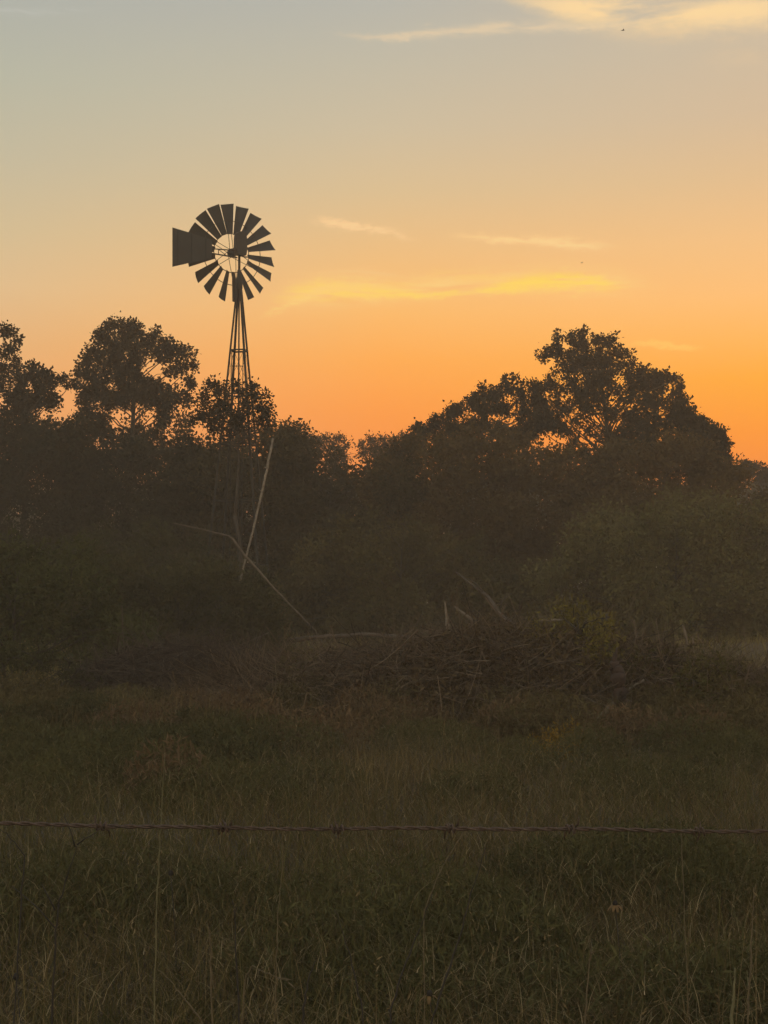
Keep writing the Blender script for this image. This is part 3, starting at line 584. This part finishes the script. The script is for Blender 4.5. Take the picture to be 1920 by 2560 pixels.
# ------------------------------------------------------------------ grass and weeds
def blades(name, label, N, y0, y1, hrange, wrange, lean, ta, tb, seed, ypow=1., patch=None, pfreq=.5, pth=.0, spread=1.25, zoff=0., head=0., droop=1., m=BLADE, curl=.5, pmix=.7, bias=0.):
    g = np.random.default_rng(seed)
    u = g.random(int(N*2.2)); y = y0*(y1/y0)**(u**ypow); x = (g.random(len(y))*2-1)*(y*.27*spread+.9)
    nz = noise2(x, y*.55, pfreq, seed*1.31)*.6+noise2(x, y*.55, pfreq*2.7, seed*2.1)*.4
    keep = (nz+g.normal(size=len(nz))*.07 > pth) if not bias < 0 else (nz+g.normal(size=len(nz))*.07 < pth)
    x, y, nz = x[keep][:N], y[keep][:N], nz[keep][:N]; n = len(x); z = ground_z(x, y)
    h = hrange[0]+(hrange[1]-hrange[0])*g.random(n)**1.4; h *= .75+.6*np.clip((nz-.3)*1.6, 0, .8)
    h = h*np.clip(1.25-y*.035, .62, 1)
    w = (wrange[0]+(wrange[1]-wrange[0])*g.random(n))*np.clip(y/9, 1, 2.6)
    a = g.random(n)*2*PI; dx, dy = np.cos(a), np.sin(a); ln = lean[0]+(lean[1]-lean[0])*g.random(n)
    sa = a+PI/2+g.normal(size=n)*.6; sx, sy = np.cos(sa), np.sin(sa)
    tone = tones(g, n, ta, tb)*(1-pmix+pmix*(.55+.9*np.clip(nz, 0, 1)))[:, None]
    base = np.stack([x, y, z+zoff*g.random(n)], 1); side = np.stack([sx, sy, np.zeros(n)], 1); D = np.stack([dx, dy, np.zeros(n)], 1); U = np.array([0, 0, 1.])
    k = 1/np.sqrt(1+ln**2*.8)
    def pos(t): return base+U*(h*k*(t-curl*ln*t*t*.35*droop))[:, None]+D*(h*k*ln*t**1.6)[:, None]
    wt = [1, .9, .62, .10]; V = []; T = []
    for s in range(3):
        p, q = pos(s/3), pos((s+1)/3); wa, wb = (w*wt[s]*.5)[:, None]*side, (w*wt[s+1]*.5)[:, None]*side
        V.append(np.stack([p-wa, p+wa, q+wb, q-wb], 1)); T.append(tone)
    if head:
        sel = g.random(n) < head; P = pos(1.)[sel]; e = unit(pos(1.)[sel]-pos(.8)[sel])
        for r in range(5):
            Q = P-e*(.02*r)[..., None] if False else P-e*.018*r
            d = unit(e+g.normal(size=e.shape)*.5); V.append(leaf_quads(Q, g, .018, .004, dirs=d)); T.append(np.minimum(tone[sel]*1.15, .5))
    V = np.concatenate(V); V[:, :, 2] = np.maximum(V[:, :, 2], -.12)
    o = quads(name, V, np.concatenate(T), m); tag(o, label, None, None, 'stuff'); return o
blades('green_grass', 'matted dark green grass of the pasture', 62000, 3.2, 30, (.14, .40), (.0025, .005), (.2, 1.5), (.055, .054, .022), (.10, .090, .036), 71, 1.0, pth=.36)
blades('brown_grass', 'dry brown grass lying across the pasture', 80000, 3.2, 36, (.14, .42), (.002, .004), (.5, 2.4), (.10, .068, .034), (.20, .138, .070), 72, 1.0, pth=.64, bias=-1)
blades('fine_grass', 'fine olive grass filling the pasture between the tufts', 60000, 3.2, 38, (.12, .32), (.0025, .005), (.2, 1.4), (.080, .064, .028), (.145, .112, .048), 73, .9, pth=.0)
blades('dead_thatch', 'pale straw bits tangled in the pasture grass', 60000, 3.2, 24, (.04, .22), (.0014, .0026), (.6, 3.2), (.12, .092, .052), (.30, .235, .14), 74, 1.0, pth=.0, zoff=.28, pmix=0)
blades('straw_flecks', 'bright straw flecks and husks caught in the near grass', 900, 3.5, 9, (.015, .06), (.0022, .004), (.8, 3.2), (.17, .13, .08), (.36, .29, .19), 78, 1.0, pth=.0, zoff=.36, pmix=0)
blades('seed_grass', 'tall thin seeding grass stems scattered over the pasture', 1300, 3.4, 28, (.45, .85), (.0015, .0025), (.05, .9), (.10, .074, .04), (.19, .145, .08), 75, 1.1, pth=.0, head=.7, pmix=0)
blades('tall_weeds', 'tall dull weeds standing between the field and the brush pile', 9000, 9.5, 24, (.25, .60), (.003, .005), (.05, .7), (.08, .064, .030), (.16, .12, .058), 76, 1.0, pth=.46)
blades('far_grass', 'olive pasture grass reaching back to the thicket', 26000, 17, 42, (.22, .5), (.004, .008), (.1, .9), (.135, .112, .040), (.24, .19, .07), 77, 1.0, pth=.0, spread=1.4)
def forbs(name, label, spots, seed, tone, leaf=(.045, .012), n=420):
    g = np.random.default_rng(seed); P = []; 
    for (x, y, r, h) in spots:
        k = int(n*r*2.2); a = g.random(k)*2*PI; q = r*np.sqrt(g.random(k)); z = h*g.random(k)**.7*(1-.5*(q/r)**2)
        P.append(np.stack([x+q*np.cos(a), y+q*np.sin(a), z], 1))
    P = np.concatenate(P); d = unit(g.normal(size=P.shape)+np.array([0, 0, .9])); V = leaf_quads(P, g, leaf[0], leaf[1], dirs=d)
    o = quads(name, V, tones(g, len(P), *tone, pos=P, freq=2.), LEAF); tag(o, label, None, None, 'stuff'); return o
g = np.random.default_rng(81)
def spots(pxs, rr, hh):
    S = []
    for (px, py, D) in pxs:
        p = at(px, py, D); S.append((p.x, p.y, g.uniform(*rr), max(.15, min(hh, p.z+.1) if False else g.uniform(.7, 1)*hh)))
    return S
forbs('leafy_weeds', 'feathery dark green weeds growing in loose patches through the pasture', spots([(470, 2010, 10), (560, 2040, 9.6), (420, 1960, 11), (620, 1830, 14), (500, 1870, 13), (700, 1880, 12.5), (200, 1980, 10.5), (90, 2060, 9.5), (150, 1880, 12), (60, 1930, 11.2), (260, 1900, 11.8), (330, 1960, 10.8), (380, 1850, 12.8), (560, 1800, 14), (30, 1830, 13), (760, 1990, 10.2), (1620, 1990, 10.2), (1180, 2010, 9.8), (1080, 1850, 13), (1300, 1930, 11.5), (1480, 1910, 12), (1750, 1880, 12.5), (1850, 1900, 12),
      (1400, 2230, 7), (1500, 2200, 7.2), (1750, 2180, 7.3), (1830, 2250, 6.6), (1650, 2160, 7.6), (980, 2320, 6.2), (1150, 2330, 6), (1230, 2380, 5.6), (250, 2240, 7), (180, 2300, 6.4), (560, 2290, 6.6), (1860, 2460, 5), (1020, 2480, 5), (880, 2400, 5.6), (1700, 2500, 4.8)], (.28, .6), .42), 82,
      ((.055, .055, .026), (.096, .091, .041)), n=4200, leaf=(.042, .0065))
forbs('brown_weeds', 'rusty brown dried weeds standing in front of the heaps', spots([(620, 1760, 14.5), (660, 1800, 14), (560, 1740, 15), (500, 1770, 15), (1000, 1760, 14.5), (900, 1740, 15), (1560, 1830, 13.5), (1750, 1830, 13), (1300, 1800, 14), (420, 2000, 10), (330, 1830, 13.5), (800, 1830, 13)], (.3, .6), .55), 83,
      ((.082, .056, .034), (.145, .10, .06)), n=1500, leaf=(.06, .012))
ge = np.random.default_rng(85)
forbs('edge_weeds', 'tall mixed weeds growing up in front of the heaps', [(ge.uniform(-4.6, 4.9), ge.uniform(13.4, 16.2), ge.uniform(.25, .6), ge.uniform(.25, .58)) for k in range(40)], 86, ((.058, .048, .025), (.12, .10, .05)), n=2300, leaf=(.06, .011))
forbs('edge_weeds', 'dark green tall weeds at the left side of the field below the willowy bush', [(ge.uniform(-5.5, -1.4), ge.uniform(11.5, 15.2), ge.uniform(.3, .7), ge.uniform(.2, .5)) for k in range(26)], 87, ((.040, .042, .022), (.082, .080, .038)), n=2300, leaf=(.06, .012))
forbs('pile_weeds', 'green and dry weeds growing up through the brush pile', [(ge.uniform(-1.2, 4.4), ge.uniform(15.3, 17), ge.uniform(.2, .5), ge.uniform(.5, 1.05)) for k in range(11)], 88, ((.060, .050, .024), (.12, .10, .045)), n=1500, leaf=(.055, .012))
forbs('goldenrod_patch', 'patch of small yellow flower heads in front of the brush pile', spots([(1400, 1870, 12.5), (1430, 1880, 12.4), (1370, 1890, 12.2)], (.15, .25), .45), 84, ((.12, .08, .02), (.24, .15, .03)), n=700, leaf=(.03, .014))

def litter(name, label, cx, cy, rx, ry, h, n, seed, tone, prof=None):
    g = np.random.default_rng(seed); x = cx+rx*(g.random(n)*2-1); y = cy+ry*(g.random(n)*2-1)
    q = np.sqrt(np.clip(1-((x-cx)/rx)**2, 0, 1))*np.clip(1-((y-cy)/ry)**2, 0, 1)
    if prof: q = q*np.interp(x, [a for a, b in prof], [b for a, b in prof])
    P = np.stack([x, y, h*q*(.55+.5*g.random(n))], 1); o = quads(name, leaf_quads(P, g, .07, .03), tones(g, n, *tone, pos=P, freq=2.5), LEAF); tag(o, label, None, None, 'stuff')
litter('dead_leaves', 'dull dead leaves and vines caught in the brush pile', 1.7, 16.6, 3.0, 1.9, 1.1, 26000, 91, ((.045, .035, .021), (.125, .09, .05)), PR)
litter('dead_leaves', 'dull dead leaves caught in the left debris heap', -2.6, 18.0, 1.3, 1.1, .55, 7000, 92, ((.04, .033, .026), (.10, .08, .058)))

# individual stalks standing near the fence
GW = 'tall single stalks near the fence'
def stalk(label, pts, r0, m, seed, name='grass_stalk', forks=(), group=GW, headleaf=0):
    g = np.random.default_rng(seed); P = [at(*p) for p in pts]
    D = pts[-1][2]; foot = P[-1].copy(); foot.z = float(ground_z(np.array([foot.x]), np.array([foot.y]))[0])-.03; foot.x += g.uniform(-.03, .03)
    P.append(foot); Q = []
    for i in range(len(P)-1):
        for j in range(5): Q.append(P[i].lerp(P[i+1], j/5))
    Q.append(P[-1]); base = Q[-1].copy(); n = len(Q)
    b = MB(); b.tube([q-base+Vector(g.normal(size=3))*.0012 for q in Q], [r0*(.35+.65*min(1, i/(n*.5))) for i in range(n)], 5)
    for fk in forks:
        F = [at(*p)-base for p in fk]; b.tube(F, [r0*.8*(1-.6*i/max(1, len(F)-1)) for i in range(len(F))], 5)
    if headleaf:
        top = Q[0]-base; e = (Q[0]-Q[2]).normalized()
        for k in range(headleaf):
            s = top-e*.012*k; d = (e+Vector(g.normal(size=3))*.35).normalized(); b.tube([s, s+d*.014, s+d*.026], [.0008, .0022, .0005], 4)
    o = b.build(name, m); o.location = base; tag(o, label, 'stalk', group); return o
stalk('tallest pale green stalk crossing the wire left of centre', [(411, 1880, 3.3), (405, 2000, 3.3), (398, 2150, 3.3), (390, 2330, 3.3), (386, 2500, 3.3)], .0018, GREENSTALK, 1)
stalk('dark forked weed reaching up to the wire near the left picture edge', [(192, 2112, 3.4), (168, 2190, 3.4), (146, 2265, 3.4), (138, 2340, 3.4), (132, 2480, 3.4)], .0028, DARKSTALK, 2, 'forked_weed', [[(192, 2112, 3.4), (215, 2095, 3.4), (243, 2080, 3.4)], [(188, 2118, 3.4), (178, 2080, 3.4), (160, 2040, 3.4)], [(138, 2275, 3.4), (120, 2240, 3.4), (104, 2210, 3.4)], [(138, 2320, 3.4), (95, 2270, 3.4), (30, 2215, 3.4)]])
stalk('dark thin stem slanting up to the left picture edge under the wire', [(4, 2072, 3.2), (35, 2105, 3.2), (62, 2140, 3.2), (52, 2250, 3.2), (40, 2480, 3.2)], .002, DARKSTALK, 3)
stalk('dark stem leaning right below the wire right of centre', [(1215, 2120, 3.3), (1180, 2230, 3.3), (1150, 2340, 3.3), (1110, 2460, 3.3), (1078, 2560, 3.3)], .0024, DARKSTALK, 4)
stalk('dark stem leaning right just left of the longer dark stem', [(1082, 2236, 3.1), (1045, 2330, 3.1), (1010, 2420, 3.1), (976, 2525, 3.1)], .0022, DARKSTALK, 5)
stalk('pale thin stem leaning right and crossing the wire near the middle', [(1245, 1945, 4.2), (1190, 2030, 4.2), (1140, 2110, 4.2), (1100, 2180, 4.2), (1060, 2280, 4.2)], .0016, STALK, 6)
stalk('straight brown stem with a seed head left of centre below the wire', [(585, 2272, 3.6), (590, 2360, 3.6), (594, 2460, 3.6), (598, 2580, 3.6)], .0028, DARKSTALK, 7, headleaf=4)
stalk('brown stem rising straight through the wire at centre left', [(708, 2080, 3.8), (704, 2190, 3.8), (696, 2290, 3.8), (690, 2420, 3.8)], .0014, STALK, 8)
stalk('yellowish seed stem below the wire left of centre', [(525, 2332, 4.2), (526, 2370, 4.2), (528, 2460, 4.2)], .0028, STALK, 9, headleaf=9)
stalk('stout pale green stem at the lower right picture corner', [(1838, 2420, 3.4), (1834, 2490, 3.4), (1828, 2580, 3.4)], .0045, GREENSTALK, 10)
stalk('thin pale stem standing right of the drooping yellow flower', [(1885, 2230, 4), (1880, 2300, 4), (1878, 2380, 4), (1874, 2470, 4)], .0026, STALK, 11, headleaf=5)
stalk('pale stem with a seed head right of the dark leaning stems', [(1478, 2372, 3.6), (1470, 2440, 3.6), (1464, 2530, 3.6), (1462, 2590, 3.6)], .0024, STALK, 12, headleaf=4)
stalk('thin dark stem slanting left at the right of the middle bottom', [(838, 2275, 3.3), (862, 2350, 3.3), (885, 2430, 3.3), (905, 2520, 3.3)], .002, DARKSTALK, 13)
stalk('brown stem slanting down right along the bottom left of centre', [(395, 2420, 3.5), (440, 2470, 3.5), (480, 2520, 3.5), (515, 2570, 3.5)], .0024, STALK, 14)
stalk('dark upright stem at the lower middle with no head', [(788, 2400, 3.2), (768, 2460, 3.2), (760, 2520, 3.2), (756, 2600, 3.2)], .0032, DARKSTALK, 15)
stalk('bent dry stem with a drooping tip at the lower middle', [(720, 2455, 3.7), (660, 2430, 3.7), (632, 2416, 3.7), (614, 2440, 3.7), (604, 2560, 3.7)], .002, STALK, 16, headleaf=4)
stalk('thin tan stem rising above the wire at right with its tip far up', [(1700, 1920, 4.3), (1702, 2040, 4.3), (1706, 2150, 4.3), (1712, 2300, 4.3)], .0013, STALK, 17)

def coneflower(label, px, py, D, seed, petals=9, r=.026):
    g = np.random.default_rng(seed); top = at(px, py, D); base = Vector((top.x+.02, top.y+.02, -.02))
    root = thing('coneflower', base, label, 'flower', 'coneflowers in the grass'); t = top-base
    MB().tube([(0, 0, 0), t*.5+Vector((.01, 0, 0)), t], [.002, .0018, .0015], 5).build('stem', DARKSTALK, root)
    MB().lathe([(.001, .016), (.006, .014), (.009, .007), (.009, 0), (.005, -.004)], t, Vector((0, 0, 1)), 10).build('flower_head', CONE, root)
    if petals:
        b = MB()
        for k in range(petals):
            a = 2*PI*k/petals+g.uniform(-.15, .15); d = Vector((math.cos(a), math.sin(a), 0)); s = Vector((-d.y, d.x, 0)); i = len(b.v)
            for (q, z, w) in ((.007, .0, .003), (.016, -.003, .006), (r, -.012, .0055), (r*1.15, -.020, .002)):
                for u in (-1, 1): b.v.append(t+d*q+s*w*u+Vector((0, 0, z)))
            for j in range(3): b.f.append((i+2*j, i+2*j+1, i+2*j+3, i+2*j+2))
        b.build('petals', PETAL, root)
coneflower('yellow drooping flower with a dark centre in the grass at right', 1538, 2262, 5.2, 1)
coneflower('dark seed head with a few orange petals near the bottom middle', 1074, 2488, 4.4, 2, 4)
coneflower('bare dark seed head near the bottom left picture corner', 40, 2446, 4.4, 3, 0)
coneflower('bare dark seed head just below the wire left of centre', 427, 2186, 5.4, 4, 0)

# ------------------------------------------------------------------ barbed wire strand
def build_wire():
    D0 = 1.56
    a, b = at(-30, 2061, D0), at(1950, 2077, D0); d = (b-a).normalized()
    mid = (a+b)/2; span = 5.0
    def line(s): q = mid+d*s; q.z += .0045*((s/.42)**2-1)*.25+.0009*math.sin(11*s)+.0006*math.sin(29*s+1); return q
    m = MB(); n = 1500; pitch = .038; rs = .00135
    for ph in (0, PI):
        pts = []
        for i in range(n+1):
            s = -span+2*span*i/n; an = 2*PI*s/pitch+ph; pts.append(line(s)+Vector((0, math.cos(an), math.sin(an)))*rs)
        m.tube(pts, .00125, 6)
    w = m.build('barbed_wire', RUST); tag(w, 'rusty twisted barbed wire strand stretched across the foreground grass', 'wire')
    g = np.random.default_rng(7); xs = [255, 562, 842, 1128, 1428, 1748]
    S = [(at(x, 2068, D0)-mid).dot(d) for x in xs]; S = [S[0]-.134*k for k in (4, 3, 2, 1)]+S+[S[-1]+.134*k for k in (1, 2, 3, 4)]
    for s in S:
        q = MB(); c = line(s); r = .0042; tl = g.uniform(0, 2*PI)
        pts = [c+Vector((-.0075, math.cos(tl), math.sin(tl))).normalized()*0+Vector((-.007, math.cos(tl)*.013, math.sin(tl)*.013))]
        for i in range(41):
            t = i/40; an = tl+t*2*PI*2.5; pts.append(c+Vector((-.007+.014*t, math.cos(an)*r, math.sin(an)*r)))
        an = tl+5*PI; pts.append(c+Vector((.008, math.cos(an)*.013, math.sin(an)*.013)))
        q.tube(pts, [.0007]+[.00115]*41+[.0005], 6)
        an2 = tl+PI/2
        q.tube([c+Vector((-.003, math.cos(an2)*.011, math.sin(an2)*.011)), c+Vector((0, math.cos(an2)*.003, math.sin(an2)*.003)), c+Vector((.002, -math.cos(an2)*.011, -math.sin(an2)*.011))], [.0005, .00115, .0005], 6)
        q.build('barb', RUST, w)
build_wire()

# ------------------------------------------------------------------ birds
def bird(label, px, py, D, span, seed):
    c = at(px, py, D); root = thing('bird', c, label, 'bird', 'birds in the sky')
    b = MB(); b.tube([(-.5*span, 0, -.02*span), (-.3*span, 0, 0), (-.05*span, 0, .02*span), (.18*span, 0, .04*span), (.3*span, 0, .03*span)], [.01*span, .05*span, .085*span, .06*span, .012*span], 8); b.build('body', BIRD, root)
    for s in (-1, 1):
        q = MB(); pr = [(-.13, 0), (.1, 0), (.12, .2), (.0, .5), (-.1, .22)]
        for h in (0, .008): 
            for (x, y) in pr: q.v.append(Vector((x*span, s*y*span, (.03+.35*y+h)*span)))
        q.f = [(0, 1, 2, 3, 4), (9, 8, 7, 6, 5)]+[(k, (k+1) % 5, 5+(k+1) % 5, 5+k) for k in range(5)]
        q.build('wing', BIRD, root, False)
bird('tiny dark bird alone in the sky above the bright streak of cloud', 1455, 657, 48, .11, 1)
bird('tiny bird close to the upper left of the tall right oak', 1347, 857, 60, .09, 2)
bird('small blurred speck of an insect modelled as a bird below the bright cloud at upper right', 1558, 76, 28, .10, 3)  # speck taken for a near insect, built with the bird mesh

# ------------------------------------------------------------------ volume added to imitate lens veil
def build_veil_haze(density=.0037, aniso=.45):
    m = bpy.data.materials.new('veil_haze'); m.use_nodes = True; nt = m.node_tree; nt.nodes.clear()
    v = nt.nodes.new('ShaderNodeVolumePrincipled'); v.inputs['Color'].default_value = (1, .88, .73, 1); v.inputs['Density'].default_value = density; v.inputs['Anisotropy'].default_value = aniso
    o = nt.nodes.new('ShaderNodeOutputMaterial'); nt.links.new(v.outputs[0], o.inputs['Volume'])
    b = MB(); b.box((0, 600, 6), (950, 950, 7.5)); ob = b.build('veil_haze', m, None, False); tag(ob, 'thin warm air volume standing in for lens veil', None, None, 'stuff')
VEIL_HAZE = True
if VEIL_HAZE: build_veil_haze()
